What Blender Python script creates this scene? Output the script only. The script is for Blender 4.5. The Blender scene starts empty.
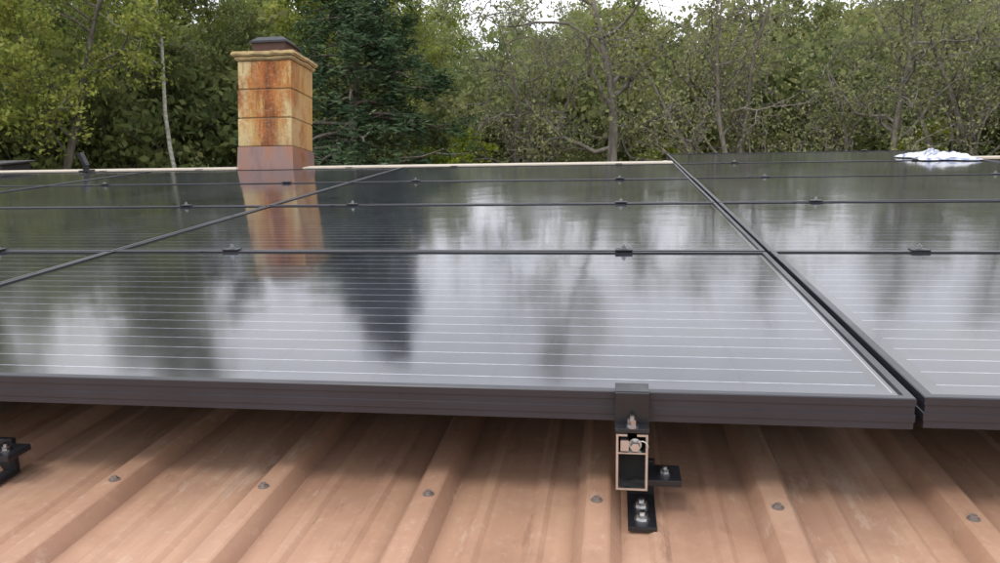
import bpy, bmesh, numpy as np, math, random
from mathutils import Vector, Matrix
from mathutils import noise as mn
random.seed(4); rng=np.random.default_rng(11)
S=0.16905; CS=math.cos(S); SN=math.sin(S)
def R(x,v,w=0.0): return (x, v*CS-w*SN, v*SN+w*CS)
D=1.02; W=1.72
scn=bpy.context.scene
scn.view_settings.view_transform='Standard'; scn.view_settings.look='None'; scn.view_settings.exposure=0
# ------------------------------------------------ helpers
def new_obj(name,mesh,parent=None,mats=()):
    o=bpy.data.objects.new(name,mesh); scn.collection.objects.link(o)
    for m in mats: mesh.materials.append(m)
    if parent: o.parent=parent
    return o
def empty(name):
    o=bpy.data.objects.new(name,None); scn.collection.objects.link(o); o.empty_display_size=.1; return o
def mesh_from(name,vs,fs,mi=None,smooth=False):
    m=bpy.data.meshes.new(name); m.from_pydata([tuple(v) for v in vs],[],fs); 
    if mi is not None: m.polygons.foreach_set('material_index',mi)
    if smooth: m.polygons.foreach_set('use_smooth',[True]*len(m.polygons))
    m.update(); return m
class MB:
    """collects boxes/cylinders in roof coordinates (or world) into one mesh"""
    def __init__(s,roof=True): s.v=[];s.f=[];s.mi=[];s.roof=roof
    def T(s,p): return R(*p) if s.roof else tuple(p)
    def add(s,vs,fs,mi=0):
        n=len(s.v); s.v+= [s.T(p) for p in vs]; s.f+=[[i+n for i in f] for f in fs]; s.mi+=[mi]*len(fs)
    def box(s,x0,x1,y0,y1,z0,z1,mi=0,b=0.0):
        if b<=0:
            vs=[(x,y,z) for z in (z0,z1) for y in (y0,y1) for x in (x0,x1)]
            fs=[(0,2,3,1),(4,5,7,6),(0,1,5,4),(2,6,7,3),(0,4,6,2),(1,3,7,5)]
            s.add(vs,fs,mi); return
        bm=bmesh.new(); bmesh.ops.create_cube(bm,size=1)
        for v in bm.verts:
            v.co=Vector(((x0+x1)/2+v.co.x*(x1-x0),(y0+y1)/2+v.co.y*(y1-y0),(z0+z1)/2+v.co.z*(z1-z0)))
        bmesh.ops.bevel(bm,geom=list(bm.edges),offset=b,segments=2,profile=.6,affect='EDGES')
        s.bm(bm,mi)
    def bm(s,bm,mi=0):
        bm.verts.index_update(); s.add([tuple(v.co) for v in bm.verts],[[v.index for v in f.verts] for f in bm.faces],mi); bm.free()
    def cyl(s,c,r,h,n=12,mi=0,axis='z',r2=None,rot=0):
        r2=r if r2 is None else r2; vs=[]
        for k,(rr,hh) in enumerate(((r,0),(r2,h))):
            for i in range(n):
                a=2*math.pi*i/n+rot; p=(rr*math.cos(a),rr*math.sin(a),hh)
                if axis=='y': p=(p[0],p[2],p[1])
                if axis=='x': p=(p[2],p[0],p[1])
                vs.append((c[0]+p[0],c[1]+p[1],c[2]+p[2]))
        fs=[(i,(i+1)%n,n+(i+1)%n,n+i) for i in range(n)]+[tuple(range(n-1,-1,-1)),tuple(range(n,2*n))]
        s.add(vs,fs,mi)
    def obj(s,name,mats,parent=None,smooth=False):
        m=mesh_from(name,s.v,s.f,s.mi,smooth)
        bm=bmesh.new(); bm.from_mesh(m); bmesh.ops.recalc_face_normals(bm,faces=bm.faces); bm.to_mesh(m); bm.free()
        return new_obj(name,m,parent,mats)
# node helpers
def mat(name):
    m=bpy.data.materials.new(name); m.use_nodes=True; nt=m.node_tree
    return m,nt,nt.nodes['Principled BSDF'],nt.nodes['Material Output']
def L(nt,a,b): nt.links.new(a,b)
def math_(nt,op,a,b=None,clamp=False):
    n=nt.nodes.new('ShaderNodeMath'); n.operation=op; n.use_clamp=clamp
    for i,x in enumerate((a,b)):
        if x is None: continue
        if isinstance(x,(int,float)): n.inputs[i].default_value=x
        else: L(nt,x,n.inputs[i])
    return n.outputs[0]
def mix(nt,f,a,b,blend='MIX'):
    n=nt.nodes.new('ShaderNodeMix'); n.data_type='RGBA'; n.blend_type=blend
    for i,x in ((0,f),(6,a),(7,b)):
        if isinstance(x,(int,float)): n.inputs[i].default_value=x
        elif isinstance(x,tuple): n.inputs[i].default_value=(*x,1)[:4]
        else: L(nt,x,n.inputs[i])
    return n.outputs[2]
def noise(nt,vec,scale,detail=4,rough=.55,sc=(1,1,1),out='Fac'):
    mp=nt.nodes.new('ShaderNodeMapping'); mp.inputs['Scale'].default_value=sc; L(nt,vec,mp.inputs[0])
    n=nt.nodes.new('ShaderNodeTexNoise'); n.inputs['Scale'].default_value=scale; n.inputs['Detail'].default_value=detail; n.inputs['Roughness'].default_value=rough
    L(nt,mp.outputs[0],n.inputs['Vector']); return n.outputs[out]
def ramp(nt,f,stops):
    n=nt.nodes.new('ShaderNodeValToRGB'); e=n.color_ramp.elements
    while len(e)<len(stops): e.new(.5)
    for q,(p,c) in zip(e,stops):
        q.position=p; q.color=(c,c,c,1) if isinstance(c,(int,float)) else (*c,1)
    L(nt,f,n.inputs[0]); return n.outputs[0]
def bump(nt,h,strength,dist,bsdf):
    n=nt.nodes.new('ShaderNodeBump'); n.inputs['Strength'].default_value=strength; n.inputs['Distance'].default_value=dist
    L(nt,h,n.inputs['Height']); L(nt,n.outputs[0],bsdf.inputs['Normal'])
def objco(nt): return nt.nodes.new('ShaderNodeTexCoord').outputs['Object']
# ------------------------------------------------ materials
def simple(name,col,rough=.5,metal=0.0,var=.25,sc=30,bmp=0):
    m,nt,b,o=mat(name); co=objco(nt)
    f=noise(nt,co,sc,4)
    c=mix(nt,f,tuple(x*(1-var) for x in col),tuple(min(1,x*(1+var)) for x in col)); L(nt,c,b.inputs['Base Color'])
    b.inputs['Metallic'].default_value=metal
    r=ramp(nt,f,[(.3,max(0,rough-.1)),(.7,min(1,rough+.1))]); L(nt,r,b.inputs['Roughness'])
    if bmp: bump(nt,noise(nt,co,sc*3,4),bmp,.002,b)
    return m
m_black=simple('black_anodised',(.016,.016,.019),.38,0.0,.3,25)
m_frame=simple('frame_black',(.028,.028,.036),.34,0.0,.45,6)
m_alu=simple('aluminium',(.62,.62,.62),.35,1.0,.15,60)
m_bolt=simple('stainless',(.45,.45,.46),.32,1.0,.2,80)
m_wire=simple('wire_white',(.55,.54,.5),.6)
m_dark=simple('dark_inside',(.01,.01,.01),.8)
m_back=simple('backsheet',(.02,.02,.02),.7)
PW,PD=1.711,1.008
# panel glass
m_glass,nt,b,o=mat('panel_glass'); co=objco(nt)
sx=nt.nodes.new('ShaderNodeSeparateXYZ'); L(nt,co,sx.inputs[0]); X,Y=sx.outputs[0],sx.outputs[1]
y0,x0=.028,.032; cy=(PD-2*y0)/6; cx=(PW-2*x0)/10
fy=math_(nt,'SUBTRACT',Y,y0); fx=math_(nt,'SUBTRACT',X,x0)
def line(v,period,off,half):
    t=math_(nt,'FRACT',math_(nt,'DIVIDE',math_(nt,'ADD',v,off),period))
    d=math_(nt,'ABSOLUTE',math_(nt,'SUBTRACT',t,.5))
    return math_(nt,'LESS_THAN',d,half/period)
inx=math_(nt,'MULTIPLY',math_(nt,'GREATER_THAN',X,x0),math_(nt,'LESS_THAN',X,PW-x0))
iny=math_(nt,'MULTIPLY',math_(nt,'GREATER_THAN',Y,y0),math_(nt,'LESS_THAN',Y,PD-y0))
ins=math_(nt,'MULTIPLY',inx,iny)
bus=math_(nt,'MULTIPLY',line(fy,cy/3,0,.00085),ins)
gapx=line(fx,cx,cx/2,.0018); gapy=line(fy,cy,cy/2,.0014)
gap=math_(nt,'MAXIMUM',gapx,gapy)
wn=nt.nodes.new('ShaderNodeTexWhiteNoise'); wn.noise_dimensions='2D'
cmb=nt.nodes.new('ShaderNodeCombineXYZ'); L(nt,math_(nt,'FLOOR',math_(nt,'DIVIDE',fx,cx)),cmb.inputs[0]); L(nt,math_(nt,'FLOOR',math_(nt,'DIVIDE',fy,cy)),cmb.inputs[1]); L(nt,cmb.outputs[0],wn.inputs['Vector'])
cell=mix(nt,wn.outputs[0],(.008,.009,.015),(.020,.022,.034))
cell=mix(nt,gap,cell,(.002,.002,.003))
cell=mix(nt,ins,(.005,.005,.006),cell)
per=math_(nt,'MULTIPLY',math_(nt,'LESS_THAN',math_(nt,'ABSOLUTE',math_(nt,'SUBTRACT',X,PW-x0+.012)),.0008),iny)
geo=nt.nodes.new('ShaderNodeNewGeometry')
dust=noise(nt,geo.outputs['Position'],2.2,5,.68,(1,.6,1)); dust2=noise(nt,geo.outputs['Position'],60,3,.7)
fade=ramp(nt,dust2,[(.3,.5),(.7,1)])
allb=math_(nt,'MAXIMUM',math_(nt,'MULTIPLY',bus,fade),math_(nt,'MULTIPLY',per,.55))
c=mix(nt,allb,cell,(.54,.55,.60))
df=math_(nt,'MULTIPLY',ramp(nt,dust,[(.35,.3),(.75,1)]),ramp(nt,dust2,[(.3,.5),(.8,1)]))
low=ramp(nt,Y,[(.012,1),(.06,0)])
df=math_(nt,'ADD',math_(nt,'MULTIPLY',df,.085),math_(nt,'MULTIPLY',low,.10))
c=mix(nt,df,c,(.46,.46,.54))
L(nt,c,b.inputs['Base Color'])
b.inputs['IOR'].default_value=1.76
rr=ramp(nt,dust,[(.3,.07),(.75,.12)]); L(nt,rr,b.inputs['Roughness'])
bump(nt,noise(nt,geo.outputs['Position'],3.5,2),.12,.01,b)
# roof metal
m_roof,nt,b,o=mat('roof_terracotta_metal'); co=objco(nt)
a=noise(nt,co,3.0,5,.6,(1,.22,1)); bb=noise(nt,co,14,4,.65,(1,.10,1)); cc=noise(nt,co,70,3,.7)
col=ramp(nt,a,[(.25,(.43,.245,.155)),(.5,(.53,.32,.21)),(.78,(.62,.41,.29))])
col=mix(nt,ramp(nt,bb,[(.42,0),(.72,.6)]),col,(.35,.185,.12))
col=mix(nt,ramp(nt,cc,[(.55,0),(.8,.4)]),col,(.66,.50,.39))
blot=noise(nt,co,1.9,6,.75); col=mix(nt,ramp(nt,blot,[(.47,0),(.62,.5)]),col,(.31,.165,.11))
spx=nt.nodes.new('ShaderNodeSeparateXYZ'); L(nt,co,spx.inputs[0])
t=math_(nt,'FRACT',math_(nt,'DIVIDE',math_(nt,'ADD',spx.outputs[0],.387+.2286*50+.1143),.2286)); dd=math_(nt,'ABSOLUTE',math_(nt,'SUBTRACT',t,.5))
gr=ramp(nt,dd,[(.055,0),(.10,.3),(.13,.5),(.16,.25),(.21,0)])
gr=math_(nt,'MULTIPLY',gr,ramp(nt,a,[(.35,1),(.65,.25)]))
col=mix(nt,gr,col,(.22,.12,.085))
sc=noise(nt,co,9,6,.8,(1.6,.35,1)); col=mix(nt,ramp(nt,sc,[(.58,0),(.64,.4)]),col,(.65,.50,.39))
col=mix(nt,ramp(nt,sc,[(.34,.4),(.40,0)]),col,(.21,.115,.08))
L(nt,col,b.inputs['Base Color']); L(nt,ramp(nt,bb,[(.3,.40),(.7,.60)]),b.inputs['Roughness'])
bump(nt,cc,.25,.001,b)
m_ridge=simple('ridge_beige',(.50,.44,.35),.6,0,.25,12)
m_wall=simple('wall_siding',(.42,.38,.31),.7,0,.15,6)
# chimney
m_chim,nt,b,o=mat('chimney_rusted_block'); co=objco(nt)
st=noise(nt,co,8,7,.68,(1,1,.18)); bl=noise(nt,co,4.5,6,.7,(1,1,.6)); fn=noise(nt,co,55,5,.75)
col=ramp(nt,st,[(.32,(.62,.49,.22)),(.45,(.56,.36,.11)),(.53,(.44,.17,.035)),(.63,(.27,.08,.02)),(.76,(.09,.03,.015))])
col=mix(nt,ramp(nt,bl,[(.44,0),(.57,.9)]),col,(.62,.49,.25))
sp=nt.nodes.new('ShaderNodeSeparateXYZ'); L(nt,co,sp.inputs[0])
edge=ramp(nt,math_(nt,'ABSOLUTE',math_(nt,'SUBTRACT',sp.outputs[0],.01)),[(.05,1),(.13,0)])
rustc=ramp(nt,noise(nt,co,13,7,.75,(1,1,.2)),[(.32,(.50,.22,.05)),(.48,(.38,.11,.024)),(.64,(.12,.036,.014))])
col=mix(nt,math_(nt,'MULTIPLY',edge,ramp(nt,st,[(.34,0),(.46,.95)])),col,rustc)
col=mix(nt,ramp(nt,fn,[(.52,0),(.8,.6)]),col,(.64,.51,.30))
fd=noise(nt,co,22,6,.8); col=mix(nt,ramp(nt,fd,[(.56,0),(.70,.65)]),col,(.13,.06,.03))
dn=ramp(nt,sp.outputs[2],[(.12,.55),(.30,0)]); col=mix(nt,math_(nt,'MULTIPLY',dn,fd),col,(.16,.07,.05))
dr=noise(nt,co,26,5,.7,(1,1,.07)); tp=ramp(nt,sp.outputs[2],[(.30,0),(.72,1)])
col=mix(nt,math_(nt,'MULTIPLY',tp,ramp(nt,dr,[(.54,0),(.64,.7)])),col,(.13,.06,.03))
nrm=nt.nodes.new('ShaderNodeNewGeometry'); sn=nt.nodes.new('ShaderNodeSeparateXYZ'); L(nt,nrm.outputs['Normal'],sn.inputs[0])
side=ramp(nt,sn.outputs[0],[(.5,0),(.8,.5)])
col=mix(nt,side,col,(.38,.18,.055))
L(nt,col,b.inputs['Base Color']); b.inputs['Roughness'].default_value=.85
bump(nt,fn,.8,.008,b)
m_mortar=simple('mortar',(.30,.22,.12),.9,0,.35,30,.4)
m_cap=simple('cap_concrete',(.46,.34,.17),.9,0,.6,22,.8)
m_flash,nt,b,o=mat('rusty_flashing'); co=objco(nt)
col=ramp(nt,noise(nt,co,8,6,.7,(1,1,.35)),[(.3,(.20,.125,.12)),(.5,(.28,.17,.145)),(.62,(.33,.15,.08)),(.75,(.16,.06,.035))]); L(nt,col,b.inputs['Base Color']); b.inputs['Roughness'].default_value=.5; b.inputs['Metallic'].default_value=.2
m_flue=simple('flue_rust',(.085,.042,.032),.7,0,.6,20,.3)
m_cloth,nt,b,o=mat('rag_cloth'); co=objco(nt)
f=noise(nt,co,9,3,.5); L(nt,ramp(nt,f,[(.40,(.74,.74,.76)),(.50,(.62,.63,.68)),(.56,(.14,.18,.34)),(.64,(.7,.7,.72))]),b.inputs['Base Color']); b.inputs['Roughness'].default_value=.9
# ground
m_ground,nt,b,o=mat('ground_grass'); co=objco(nt)
col=ramp(nt,noise(nt,co,.9,9,.75),[(.3,(.05,.07,.02)),(.5,(.085,.11,.035)),(.7,(.14,.14,.05))]); L(nt,col,b.inputs['Base Color']); b.inputs['Roughness'].default_value=.95
# bark / leaves
def bark(name,c1,c2,sc=(1,1,.25)):
    m,nt,b,o=mat(name); co=objco(nt)
    L(nt,ramp(nt,noise(nt,co,9,3,.7,sc),[(.35,c1),(.65,c2)]),b.inputs['Base Color']); b.inputs['Roughness'].default_value=.95
    return m
m_bark=bark('bark',(.06,.05,.04),(.17,.15,.12))
m_barkl=bark('bark_grey',(.09,.082,.07),(.24,.22,.19))
m_birch=bark('bark_birch',(.25,.24,.2),(.6,.58,.52),(1,1,2))
def leafmat(name,cols,tr=.4):
    m=bpy.data.materials.new(name); m.use_nodes=True; nt=m.node_tree; nt.nodes.clear()
    out=nt.nodes.new('ShaderNodeOutputMaterial')
    at=nt.nodes.new('ShaderNodeAttribute'); at.attribute_name='lv'
    oi=nt.nodes.new('ShaderNodeObjectInfo')
    f=math_(nt,'ADD',at.outputs['Fac'],math_(nt,'MULTIPLY',math_(nt,'SUBTRACT',oi.outputs['Random'],.5),.35),True)
    n=len(cols); c=ramp(nt,f,[(i/(n-1)*.9+.05,cc) for i,cc in enumerate(cols)])
    d=nt.nodes.new('ShaderNodeBsdfDiffuse'); t=nt.nodes.new('ShaderNodeBsdfTranslucent'); L(nt,c,d.inputs[0]); L(nt,c,t.inputs[0])
    ms=nt.nodes.new('ShaderNodeMixShader'); ms.inputs[0].default_value=tr; L(nt,d.outputs[0],ms.inputs[1]); L(nt,t.outputs[0],ms.inputs[2]); L(nt,ms.outputs[0],out.inputs[0])
    return m
lf_mid=leafmat('leaf_mid',[(.10,.135,.055),(.17,.205,.08),(.25,.27,.105),(.34,.34,.14)])
lf_yel=leafmat('leaf_yellow',[(.13,.17,.045),(.22,.265,.065),(.31,.345,.085),(.42,.42,.12)])
lf_bright=leafmat('leaf_bright',[(.15,.21,.03),(.27,.34,.045),(.38,.44,.06),(.50,.53,.09)])
lf_pale=leafmat('leaf_pale',[(.16,.185,.09),(.24,.265,.125),(.31,.33,.155),(.40,.39,.19)])
lf_con=leafmat('leaf_conifer',[(.035,.065,.035),(.06,.10,.055),(.09,.135,.07),(.12,.17,.085)],.15)
# ------------------------------------------------ camera
cxp,cvp,hp,yaw,pitch,fpx=-0.36795,-0.97961,0.35403,-0.14063,-0.04403,808.12
cam=bpy.data.cameras.new('camera'); camo=bpy.data.objects.new('camera',cam); scn.collection.objects.link(camo); scn.camera=camo
cam.sensor_width=36; cam.lens=fpx/1000*36; cam.clip_start=.02; cam.clip_end=2000
C=Vector(R(cxp,cvp,hp)); camo.location=C
camo.rotation_euler=(math.pi/2+pitch,0,-yaw)
def place(px,r):
    a=yaw+math.atan((px-500)/808.12); return C.x+r*math.sin(a),C.y+r*math.cos(a)
# ------------------------------------------------ solar panels
def panel_mesh():
    prof=[(.011,-.004),(.011,-.0005),(.0115,0),(.0012,0),(0,-.0012),(0,-.010),(.0012,-.0106),(.0012,-.0205),(0,-.0211),(0,-.0305),(.0012,-.0311),(.0012,-.040),(.028,-.040)]
    vs=[];fs=[];mi=[]
    for (i,w) in prof: vs+=[(i,i,w),(PW-i,i,w),(PW-i,PD-i,w),(i,PD-i,w)]
    for k in range(len(prof)-1):
        for j in range(4):
            fs.append((k*4+j,k*4+(j+1)%4,(k+1)*4+(j+1)%4,(k+1)*4+j)); mi.append(0)
    n=len(vs); g=.0105; vs+=[(g,g,-.003),(PW-g,g,-.003),(PW-g,PD-g,-.003),(g,PD-g,-.003)]; fs.append((n,n+1,n+2,n+3)); mi.append(1)
    n=len(vs); vs+=[(g,g,-.009),(PW-g,g,-.009),(PW-g,PD-g,-.009),(g,PD-g,-.009)]; fs.append((n+3,n+2,n+1,n)); mi.append(2)
    m=mesh_from('solar_panel',vs,fs,mi)
    for q in (m_frame,m_glass,m_back): m.materials.append(q)
    return m
pm=panel_mesh()
for col in range(-5,2):
    for row in range(5):
        if row==4 and col!=0: continue
        o=bpy.data.objects.new('solar_panel',pm); scn.collection.objects.link(o)
        j=random.Random(col*17+row)
        o.location=R(col*W+.0045,row*D+.006,j.uniform(-.001,.001)); o.rotation_euler=(S+j.uniform(-.0016,.0016),j.uniform(-.0012,.0012),0)
# ------------------------------------------------ rails + clamps + feet
def bolt(mb,x,y,z,r=.007,h=.007,mi=1,axis='z'):
    if axis=='z':
        mb.cyl((x,y,z),r*1.35,.002,16,mi); mb.cyl((x,y,z+.002),r,h,6,mi,rot=.3); mb.cyl((x,y,z+.002+h),r*.5,h*.6,10,mi)
    else:
        mb.cyl((x,y,z),r*1.35,-.002,16,mi,'y'); mb.cyl((x,y-.002,z),r,-h,6,mi,'y')
def foot(mb,x,y,side=1):
    mb.box(x-.018,x+.018,y-.052,y+.045,-.1685,-.162,0,.0015)
    bolt(mb,x,y-.032,-.162,.0075,.006); bolt(mb,x,y+.002,-.162,.0075,.006)
    mb.box(x-.018,x+.018,y+.036,y+.045,-.162,-.112,0,.001)
    mb.box(x+.002,x+.050,y-.012,y+.0355,-.126,-.117,0,.0015)
    bolt(mb,x+.03,y+.01,-.117,.006,.005,3)
rails=[c*W+.345 for c in range(-5,2)]+[c*W+1.375 for c in range(-5,2)]
def clamp(mb,x,v):
    mb.box(x-.021,x+.021,v-.015,v+.015,.0012,.0055,0,.0012)
    mb.box(x-.019,x+.019,v-.004,v+.004,-.03,.002,0)
    bolt(mb,x,v,.0055,.006,.006,3)
for x in rails:
    x=round(x,3)
    vend=5.12 if 0<x<W else 4.1
    mb=MB(); t=.0028; z0,z1=-.117,-.0425; a,bx=x-.0195,x+.0195; v0,v1=-.035,vend
    mb.box(a,a+t,v0,v1,z0,z1,1); mb.box(bx-t,bx,v0,v1,z0,z1,1)
    mb.box(a+t,bx-t,v0,v1,z0,z0+t,1)
    mb.box(a+t,bx-t,v0,v1,-.0685,-.0665,1)
    mb.box(a+t,x-.006,v0,v1,z1-t,z1,1); mb.box(x+.006,bx-t,v0,v1,z1-t,z1,1)
    mb.box(a+t,bx-t,v0+.03,v0+.032,z0+t,-.0686,2)
    for r in range(1,5 if vend>5 else 4): clamp(mb,x,r*D)
    mb.box(x-.021,x+.021,-.012,.02,.0012,.005,0,.001)
    mb.box(x-.021,x+.021,-.016,-.0035,-.043,.004,0,.001)
    mb.box(x-.021,x+.021,-.034,-.016,-.0415,-.036,0,.001)
    bolt(mb,x+.0,-.026,-.036,.006,.008,3)
    vv=vend-.02
    mb.box(x-.02,x+.02,vv-.02,vv+.016,.0012,.0055,0,.001)
    bolt(mb,x+.004,v0+.012,-.060,.006,.01,1,'y')
    mb.box(x-.014,x-.004,v0-.002,v0+.02,-.064,-.050,1)
    for fv in (1.4,2.9): foot(mb,x+.03,fv)
    foot(mb,x+.014 if abs(x+.345)<.02 else x+.10, 0.008 if abs(x+.345)<.02 else 0) 
    mb.obj('mounting_rail',[m_black,m_alu,m_dark,m_bolt])
cu=bpy.data.curves.new('wire','CURVE'); cu.dimensions='3D'; cu.bevel_depth=.0007; cu.bevel_resolution=2
xr=-.345
for pts in ([(xr+.008,-.036,-.052),(xr+.014,-.041,-.049),(xr+.019,-.040,-.055),(xr+.018,-.037,-.062)],):
    s=cu.splines.new('BEZIER'); s.bezier_points.add(len(pts)-1)
    for p,q in zip(s.bezier_points,pts): p.co=R(*q); p.handle_left_type=p.handle_right_type='AUTO'
new_obj('bonding_wire',cu,None,[m_wire])
# ------------------------------------------------ house
house=empty('house')
def roofsheet(xa,xb,va,vb,name):
    P=.2286; k0=math.floor((xa+.387)/P)-1; prof=[]
    k=k0
    while True:
        xc=-.387+k*P
        if xc>xb+P: break
        prof+=[(xc-.030,-.172),(xc-.016,-.1515),(xc-.013,-.150),(xc+.013,-.150),(xc+.016,-.1515),(xc+.030,-.172)]
        for q in (.076,.1525): prof+=[(xc+q-.013,-.172),(xc+q-.006,-.1675),(xc+q+.006,-.1675),(xc+q+.013,-.172)]
        k+=1
    prof=[p for p in prof if xa<=p[0]<=xb]
    nv=max(2,int((vb-va)/.12)); vs=[];fs=[]
    for i in range(nv+1):
        v=va+(vb-va)*i/nv
        for (x,w) in prof: vs.append((x,v,w+(.0014*mn.noise(Vector((x*7,v*2.2,0))) if w<-.17 else 0)))
    n=len(prof)
    for i in range(nv):
        for j in range(n-1): fs.append((i*n+j,i*n+j+1,(i+1)*n+j+1,(i+1)*n+j))
    m=mesh_from(name,vs,fs); o=new_obj(name,m,house,[m_roof]); o.rotation_euler=(S,0,0); return o
roofsheet(-9.5,5.2,-3.6,4.24,'roof_sheet'); roofsheet(-.03,5.2,4.24,5.2,'roof_sheet_wing')
def quad(name,pts,m): return new_obj(name,mesh_from(name,pts,[tuple(range(len(pts)))]),house,[m])
def rz(v,w=-.17): p=R(0,v,w); return p[1],p[2]
for nm,xa,xb,vv in (('back_slope',-9.5,-.03,4.24),('back_slope_wing',-.03,5.2,5.2)):
    y,z=rz(vv); quad(nm,[(xa,y,z),(xb,y,z),(xb,y+6,z-1.6),(xa,y+6,z-1.6)],m_roof)
mb=MB(); mb.box(-9.5,-2.86,4.13,4.27,-.166,.004,0,.004); mb.box(-2.40,-.012,4.13,4.27,-.166,.004,0,.004); mb.obj('ridge_cap',[m_ridge],house)
mb=MB(); mb.box(-.010,5.2,5.14,5.27,-.166,-.06,0,.004); mb.obj('ridge_cap_wing',[m_ridge],house)
yb,zb=rz(-3.4,-.25); 
mb=MB(False); yr,zr=rz(4.2,-.25)
for xa,xb in ((-9.2,4.9),):
    vs=[(xa,yb,-3.3),(xb,yb,-3.3),(xb,yb,zb),(xa,yb,zb),(xa,yr,zr),(xb,yr,zr),(xa,yr+5.5,zr-1.5),(xb,yr+5.5,zr-1.5),(xa,yr+5.5,-3.3),(xb,yr+5.5,-3.3)]
    mb.add(vs,[(0,1,2,3),(8,6,7,9),(0,3,4,6,8),(1,9,7,5,2)])
mb.obj('walls',[m_wall],house)
mb=MB()
for vrow in (0.0,-.62,-1.24,.62,1.24):
    for k in range(-24,14):
        x=-.387+k*.2286; j=random.uniform(-.006,.006); jx=random.uniform(-.003,.003)
        if abs(vrow)<.01: j=-.004+random.uniform(-.004,.004)
        mb.cyl((x+jx,vrow+j,-.150),.0075,.0018,14,0); mb.cyl((x+jx,vrow+j,-.1482),.0048,.004,6,0,r2=.0042,rot=random.random())
m_screw=simple('roof_screw_head',(.25,.21,.19),.45,.3,.4,120)
mb.obj('roof_screws',[m_screw],house)
# ------------------------------------------------ chimney
ch=empty('block_chimney')
hx=.188
xL=-2.865; xm=xL+hx; ym=4.14*CS+.03+hx+.012
ch.location=(xm,ym,4.14*SN)
mbk=MB(False); zz=.15; hc=.190
mbk.box(-hx+.008,hx-.008,-hx+.008,hx-.008,-.35,zz+3*hc+.03,1)
for i in range(-1,3):
    j=random.uniform(-.004,.004)
    mbk.box(-hx+j,hx+j,-hx,hx,zz+i*hc+.004,zz+(i+1)*hc-.003,0,.006)
mbk.obj('block_courses',[m_chim,m_mortar],ch)
zt=zz+3*hc
bm=bmesh.new()
def slab(z0,z1,h):
    r=bmesh.ops.create_cube(bm,size=1)
    for v in r['verts']: v.co=Vector((v.co.x*2*h,v.co.y*2*h,(z0+z1)/2+v.co.z*(z1-z0)))
slab(zt+.001,zt+.026,.205); slab(zt+.027,zt+.056,.222)
bmesh.ops.bevel(bm,geom=list(bm.edges),offset=.008,segments=2,affect='EDGES')
bmesh.ops.subdivide_edges(bm,edges=[e for e in bm.edges if e.calc_length()>.1],cuts=14,use_grid_fill=True)
for v in bm.verts:
    q=v.co*18; v.co+=Vector((mn.noise(q),mn.noise(q+Vector((9,3,1))),mn.noise(q+Vector((2,7,5)))))*.006
mbk=MB(False); mbk.bm(bm,0); mbk.obj('cap_slab',[m_cap],ch)
mbk=MB(False)
mbk.cyl((0,0,zt+.05),.185,.022,4,0,rot=math.pi/4,r2=.165)
mbk.cyl((0,0,zt+.072),.155,.060,4,0,rot=math.pi/4,r2=.170)
mbk.cyl((0,0,zt+.132),.186,.014,4,1,rot=math.pi/4,r2=.186)
mbk.cyl((0,0,zt+.146),.178,.032,4,1,rot=math.pi/4,r2=.125)
mbk.obj('flue_cap',[m_flue,m_black],ch)
mbk=MB(False); e=hx+.004
mbk.add([(-e-.014,-e-.014,-.28),(e+.014,-e-.014,-.28),(e+.014,e+.014,-.28),(-e-.014,e+.014,-.28),(-e,-e,zz),(e,-e,zz),(e,e,zz),(-e,e,zz)],[(0,1,5,4),(1,2,6,5),(2,3,7,6),(3,0,4,7)])
mbk.obj('flashing',[m_flash],ch)
# ------------------------------------------------ rag
n=70; vs=[];fs=[]
for i in range(n):
    for j in range(n):
        u=i/(n-1)-.5; w=j/(n-1)-.5
        an=math.atan2(w,u)
        r=.78+.5*mn.noise(Vector((math.cos(an)*1.7,math.sin(an)*1.7,3)))
        x=1.55+u*.40*r+.015*mn.noise(Vector((u*9,w*9,7))); v=4.22+w*.44*r
        e=max(0,1-(2*max(abs(u),abs(w)))**3)
        rd=1-abs(mn.noise(Vector((u*6+w*3,w*4,1))))*3.0
        h=.003+e*max(0,(.010+.055*max(0,rd)*(.6+.6*mn.noise(Vector((u*3,w*3,9))))+.012*mn.noise(Vector((u*16,w*10,4)))))
        vs.append(R(x,v,h)); 
for i in range(n-1):
    for j in range(n-1): fs.append((i*n+j,(i+1)*n+j,(i+1)*n+j+1,i*n+j+1))
new_obj('crumpled_rag',mesh_from('rag',vs,fs,None,True),None,[m_cloth])
mb=MB(); xx=-3.90
mb.box(xx-.03,xx+.03,4.03,4.12,.001,.012,0,.002); mb.box(xx-.018,xx+.012,4.06,4.085,.012,.06,0,.002)
mb.add([(xx-.012,4.05,.05),(xx+.016,4.05,.045),(xx-.012,4.09,.05),(xx+.016,4.09,.045),(xx-.045,4.05,.125),(xx-.018,4.05,.130),(xx-.045,4.09,.125),(xx-.018,4.09,.130)],[(0,1,5,4),(2,6,7,3),(0,4,6,2),(1,3,7,5),(4,5,7,6),(0,2,3,1)])
mb.obj('array_end_bracket',[m_black])
mb=MB(); mb.box(-5.3,-4.72,4.30,4.6,-.17,.04,0,.01); mb.box(-5.33,-4.69,4.28,4.62,.04,.055,0,.004)
mb.obj('low_dark_box',[m_black])  # low dark lidded box beyond the array, of unidentified kind
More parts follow.
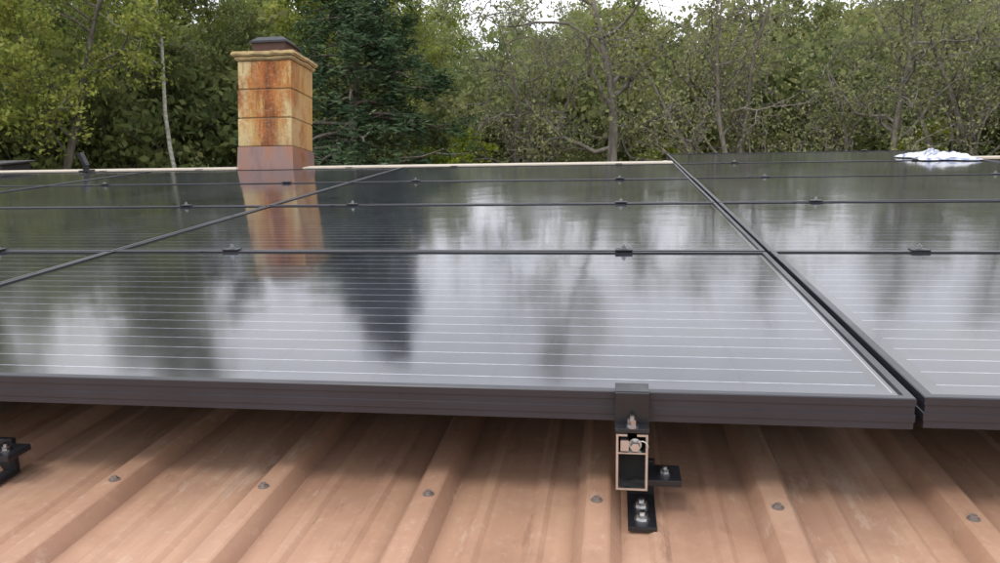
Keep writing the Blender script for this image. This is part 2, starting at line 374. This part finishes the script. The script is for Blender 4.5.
# ------------------------------------------------ ground
def gz(x,y):
    d=math.hypot(x+1,y-0)
    t=min(1,max(0,(d-9.5)/5.5)); t=t*t*(3-2*t)
    back=1/(1+math.exp(-max(-60,min(60,(y-2)/2.5))))
    z=-3.3+t*4.0*back
    if d>15: z+=(min(2.5,(d-15)*.22)+min(6,max(0,d-25)*.34))*back
    return z+.12*mn.noise(Vector((x*.3,y*.3,0)))*min(1,t+.2)
cs=np.concatenate([-np.geomspace(42,500,12)[::-1],np.linspace(-40,40,81),np.geomspace(42,500,12)])
vs=[(float(x),float(y),gz(x,y)) for y in cs for x in cs]; n=len(cs)
new_obj('ground',mesh_from('ground',vs,[(i*n+j,i*n+j+1,(i+1)*n+j+1,(i+1)*n+j) for i in range(n-1) for j in range(n-1)],None,True),None,[m_ground])
# ------------------------------------------------ trees
def norm(v): return v/ (np.linalg.norm(v)+1e-9)
def tree_mesh(name,seed,H=8,r0=.13,nmain=14,low=.2,spread=2.6,up=.6,curl=.35,nleaf=16000,ls=.05,mats=None,conifer=False,stems=1,twigs=9,sub=5,clump=.22,thick=1.0):
    g=np.random.default_rng(seed); br=[]; tw=[]
    def walk(p,d,Ln,n,wig,grav=0.0):
        pts=[p]; 
        for i in range(n):
            d=norm(d+g.normal(0,wig,3)+np.array([0,0,grav])); pts.append(pts[-1]+d*Ln/n)
        return np.array(pts),d
    for s in range(stems):
        d0=norm(np.array([g.normal(0,.12+.22*(stems>1)),g.normal(0,.12+.22*(stems>1)),1]))
        tr,_=walk(np.array([g.normal(0,.2)*(stems>1),g.normal(0,.2)*(stems>1),-.3]),d0,H*(.95 if stems==1 else g.uniform(.75,.95)),12,.02 if conifer else .09,.05)
        rr=np.linspace(r0,r0*.12,13); br.append((tr,rr,7))
        for m in range(nmain):
            t=low+(1-low)*((m+g.random()*.8)/nmain); idx=min(11,int(t*12)); f=t*12-idx; p=tr[idx]*(1-f)+tr[min(12,idx+1)]*f
            az=g.uniform(0,2*math.pi)
            if conifer:
                Ln=spread*(1-t)**.8*(g.uniform(.75,1.1))+.25; d=norm(np.array([math.cos(az),math.sin(az),.12])); grav=-.06
            else:
                Ln=spread*(1-.55*t)*g.uniform(.65,1.15); d=norm(np.array([math.cos(az),math.sin(az),up*g.uniform(.5,1.6)])); grav=g.uniform(-.03,.06)
            lb,_=walk(p,d,Ln,8,curl*(.3 if conifer else .55),grav)
            rb=max(.012,r0*(1-.75*t)*.45)*thick; br.append((lb,np.linspace(rb,rb*.25,9),5))
            for q in range(sub):
                k=g.integers(2,9); dd=norm(lb[k]-lb[k-1]+g.normal(0,.6,3)*np.array([1,1,.35 if conifer else .8])); 
                sb,_=walk(lb[k],dd,Ln*g.uniform(.25,.5),5,curl*.7,0 if conifer else .03)
                br.append((sb,np.linspace(rb*.45,.005,6),4))
                for w in range(twigs):
                    k2=g.integers(1,6); dd=norm(g.normal(0,1,3)+.8*(sb[k2]-sb[k2-1])/ (np.linalg.norm(sb[k2]-sb[k2-1])+1e-6)); tb,_=walk(sb[k2],dd,g.uniform(.15,.45),2,.2,-.1 if conifer else 0)
                    if w%2==0 and not conifer: br.append((tb,np.array([.007,.005,.003])*thick,3))
                    tw.append((tb[1],tb[2]))
    V=[];F=[];n=0
    for pts,rad,sd in br:
        m=len(pts); tg=np.gradient(pts,axis=0); 
        up_=np.array([.3,.2,1.0]); 
        a=np.cross(tg,up_); bad=np.linalg.norm(a,axis=1)<1e-6; a[bad]=[1,0,0]; a/=np.linalg.norm(a,axis=1)[:,None]
        b_=np.cross(tg,a); b_/=np.linalg.norm(b_,axis=1)[:,None]+1e-9
        th=np.arange(sd)*2*math.pi/sd
        ring=pts[:,None,:]+rad[:,None,None]*(a[:,None,:]*np.cos(th)[None,:,None]+b_[:,None,:]*np.sin(th)[None,:,None])
        V.append(ring.reshape(-1,3))
        i=np.arange(m-1)[:,None]*sd; j=np.arange(sd)[None,:]; j2=(j+1)%sd
        F.append((np.stack([i+j,i+j2,i+sd+j2,i+sd+j],-1).reshape(-1,4))+n); n+=m*sd
    nb=sum(len(f) for f in F)
    tw=np.array(tw); nt_=len(tw)
    wgt=g.gamma(1.3,1,nt_); wgt/=wgt.sum()
    k=g.choice(nt_,nleaf,p=wgt); t=g.random(nleaf)[:,None]
    base=tw[k,0]*(1-t)+tw[k,1]*t
    c=base+g.normal(0,clump*.6,(nleaf,3))*np.array([1,1,.7])
    a=g.normal(0,1,(nleaf,3)); a/=np.linalg.norm(a,axis=1)[:,None]
    bb=np.cross(a,g.normal(0,1,(nleaf,3))); bb/=np.linalg.norm(bb,axis=1)[:,None]
    sz=ls*g.uniform(.55,1.25,nleaf)[:,None]
    if conifer: a[:,2]*=.4; L1,L2=1.5,.35
    else: L1,L2=1.0,.6
    Q=np.stack([c-a*sz*L1,c+bb*sz*L2,c+a*sz*L1,c-bb*sz*L2],1).reshape(-1,3)
    V.append(Q); F.append((np.arange(nleaf*4).reshape(-1,4))+n)
    V=np.concatenate(V); F=np.concatenate(F)
    me=bpy.data.meshes.new(name); me.vertices.add(len(V)); me.vertices.foreach_set('co',V.ravel())
    me.loops.add(F.size); me.loops.foreach_set('vertex_index',F.ravel().astype(np.int32))
    me.polygons.add(len(F)); me.polygons.foreach_set('loop_start',np.arange(0,F.size,4,dtype=np.int32))
    mi=np.zeros(len(F),np.int32); mi[nb:]=1; me.polygons.foreach_set('material_index',mi)
    cl=g.normal(.5,.16,nt_); lv=np.full(len(F),.5,np.float32); lv[nb:]=np.clip(cl[k]+g.normal(0,.13,nleaf),0,1)
    at=me.attributes.new('lv','FLOAT','FACE'); at.data.foreach_set('value',lv)
    me.update(); me.validate()
    for q in mats: me.materials.append(q)
    return me
T={}
T['dec1']=tree_mesh('dec1',1,H=8.2,r0=.12,nmain=15,low=.22,spread=3.0,curl=.5,nleaf=12000,ls=.055,mats=(m_bark,lf_mid))
T['dec2']=tree_mesh('dec2',2,H=8.5,r0=.10,nmain=16,low=.15,spread=2.6,curl=.45,nleaf=12000,ls=.052,mats=(m_bark,lf_yel))
T['pale1']=tree_mesh('pale1',3,H=7.2,r0=.11,nmain=13,low=.18,spread=3.4,up=.7,curl=.6,nleaf=7500,ls=.042,mats=(m_barkl,lf_pale),stems=2,clump=.3,thick=1.2)
T['pale2']=tree_mesh('pale2',4,H=7.4,r0=.09,nmain=12,low=.12,spread=3.2,up=.8,curl=.65,nleaf=7000,ls=.042,mats=(m_barkl,lf_pale),stems=3,clump=.3,thick=1.2)
T['con']=tree_mesh('con',5,H=10,r0=.16,nmain=110,low=.03,spread=2.6,curl=.25,nleaf=65000,ls=.062,mats=(m_bark,lf_con),conifer=True,twigs=5,sub=4,clump=.16)
T['shrub']=tree_mesh('shrub',6,H=3.4,r0=.04,nmain=9,low=.05,spread=1.6,curl=.4,nleaf=11000,ls=.05,mats=(m_bark,lf_bright),stems=3,twigs=5,clump=.2)
T['shrub2']=tree_mesh('shrub2',7,H=3.2,r0=.04,nmain=9,low=.03,spread=1.7,curl=.4,nleaf=10000,ls=.048,mats=(m_bark,lf_mid),stems=3,twigs=5,clump=.2)
T['birch']=tree_mesh('birch',8,H=9,r0=.055,nmain=12,low=.4,spread=1.6,curl=.3,nleaf=7000,ls=.045,mats=(m_birch,lf_yel))
T['far1']=tree_mesh('far1',9,H=7.5,r0=.09,nmain=13,low=.1,spread=2.9,curl=.5,nleaf=5500,ls=.092,mats=(m_bark,lf_mid),twigs=3,sub=4,clump=.35)
T['far2']=tree_mesh('far2',10,H=7.5,r0=.08,nmain=13,low=.08,spread=2.6,curl=.5,nleaf=5500,ls=.086,mats=(m_bark,lf_yel),twigs=3,sub=4,clump=.35)
T['far3']=tree_mesh('far3',12,H=7.0,r0=.08,nmain=12,low=.1,spread=3.0,curl=.6,nleaf=4500,ls=.074,mats=(m_barkl,lf_pale),stems=2,twigs=3,sub=4,clump=.38,thick=1.2)
T['under']=tree_mesh('under',13,H=3.0,r0=.03,nmain=8,low=.03,spread=2.0,curl=.4,nleaf=3500,ls=.10,mats=(m_bark,lf_mid),stems=3,twigs=3,sub=3,clump=.35)
def put(name,key,px,r,s=1.0,dz=0,rot=None,parent=None,sz=None):
    x,y=place(px,r); o=bpy.data.objects.new(name,T[key]); scn.collection.objects.link(o)
    o.location=(x,y,gz(x,y)+dz); o.rotation_euler=(0,0,random.uniform(0,6.28) if rot is None else rot); o.scale=(s,s,sz or s)
    if parent: o.parent=parent
    return o
put('conifer_tree','con',342,14.5,.84,dz=-.3)
put('birch_tree','birch',205,17,1.0,dz=-.5)
put('deciduous_tree','dec2',60,17,.85); put('deciduous_tree','dec1',140,19,.92); put('deciduous_tree','dec2',-60,16,.95)
put('deciduous_tree','dec1',245,21,.75); put('deciduous_tree','dec2',450,20,.6)
put('spreading_tree','pale1',610,15.5,1.05,rot=1.0); put('spreading_tree','pale2',735,15,.78); put('spreading_tree','pale1',860,15,.75,rot=2.5); put('spreading_tree','pale2',520,16,.7,rot=4)
put('spreading_tree','pale2',970,16,.80,rot=.5); put('spreading_tree','pale1',1080,16,.85)
for px,r,s,k in ((10,13,.9,'shrub'),(75,12.6,.95,'shrub'),(130,13.4,.75,'shrub'),(-50,12.5,1,'shrub'),(190,14.5,.6,'shrub2'),(400,15,.7,'shrub2'),(450,15.5,.6,'shrub'),(500,15,.5,'shrub2'),(560,16.5,.6,'shrub2'),(650,16.5,.5,'shrub'),(700,17,.5,'shrub2'),(790,16.5,.6,'shrub2'),(850,17.5,.55,'shrub2'),(920,17,.5,'shrub'),(1000,12.0,.62,'shrub2'),(1060,13.5,.9,'shrub2')):
    put('shrub',k,px,r,s)
wood=empty('background_woodland')
rr=random.Random(5)
for ring,(ra,rb,nn) in enumerate(((20,25,24),(26,33,28),(34,42,24))):
    for i in range(nn):
        px=-160+1360*(i+rr.random())/nn
        key=rr.choice(['far1','far3','far3','far3','far2'] if px>420 else ['far1','far2','far2','birch'])
        r=rr.uniform(ra,rb); s=rr.uniform(.62,.88)*(.95,.92,.95)[ring]*(.80 if px>620 else 1)
        put('woodland_tree',key,px,r,s,parent=wood)
for ring,(ra,rb,nn) in enumerate(((18,21,24),(23,27,24),(30,36,22))):
    for i in range(nn):
        px=-160+1360*(i+rr.random())/nn
        put('understorey','under',px,rr.uniform(ra,rb),rr.uniform(.8,1.3)*(1+.15*ring),parent=wood)
for i in range(16):
    a=math.radians(42+i*276/16); r=rr.uniform(17,24); x=-1+r*math.sin(a); y=r*math.cos(a)
    o=bpy.data.objects.new('woodland_tree',T[rr.choice(['far1','far2','far3'])]); scn.collection.objects.link(o); o.location=(x,y,gz(x,y)); o.rotation_euler=(0,0,rr.uniform(0,6)); o.parent=wood
# ------------------------------------------------ light
w=bpy.data.worlds.new("World"); scn.world=w; w.use_nodes=True; nt=w.node_tree; nt.nodes.clear()
out=nt.nodes.new('ShaderNodeOutputWorld')
sky=nt.nodes.new('ShaderNodeTexSky'); sky.sky_type='NISHITA'; sky.sun_disc=False; sky.sun_elevation=math.radians(50); sky.sun_rotation=math.radians(200)
b1=nt.nodes.new('ShaderNodeBackground'); b1.inputs[1].default_value=.12; L(nt,sky.outputs[0],b1.inputs[0])
tc=nt.nodes.new('ShaderNodeTexCoord').outputs['Generated']
cl=noise(nt,tc,2.6,5,.6,(1,1,2.2))
b2=nt.nodes.new('ShaderNodeBackground'); L(nt,ramp(nt,cl,[(.3,(.66,.67,.74)),(.5,(.85,.865,.93)),(.72,(1,1,1))]),b2.inputs[0]); b2.inputs[1].default_value=1.95
ms=nt.nodes.new('ShaderNodeMixShader'); ms.inputs[0].default_value=.88; L(nt,b1.outputs[0],ms.inputs[1]); L(nt,b2.outputs[0],ms.inputs[2]); L(nt,ms.outputs[0],out.inputs[0])
sun=bpy.data.lights.new('sun','SUN'); sun.energy=1.25; sun.angle=math.radians(14); sun.color=(1,.96,.9)
so=bpy.data.objects.new('sun',sun); scn.collection.objects.link(so); so.rotation_euler=(math.radians(40),0,math.radians(-20))
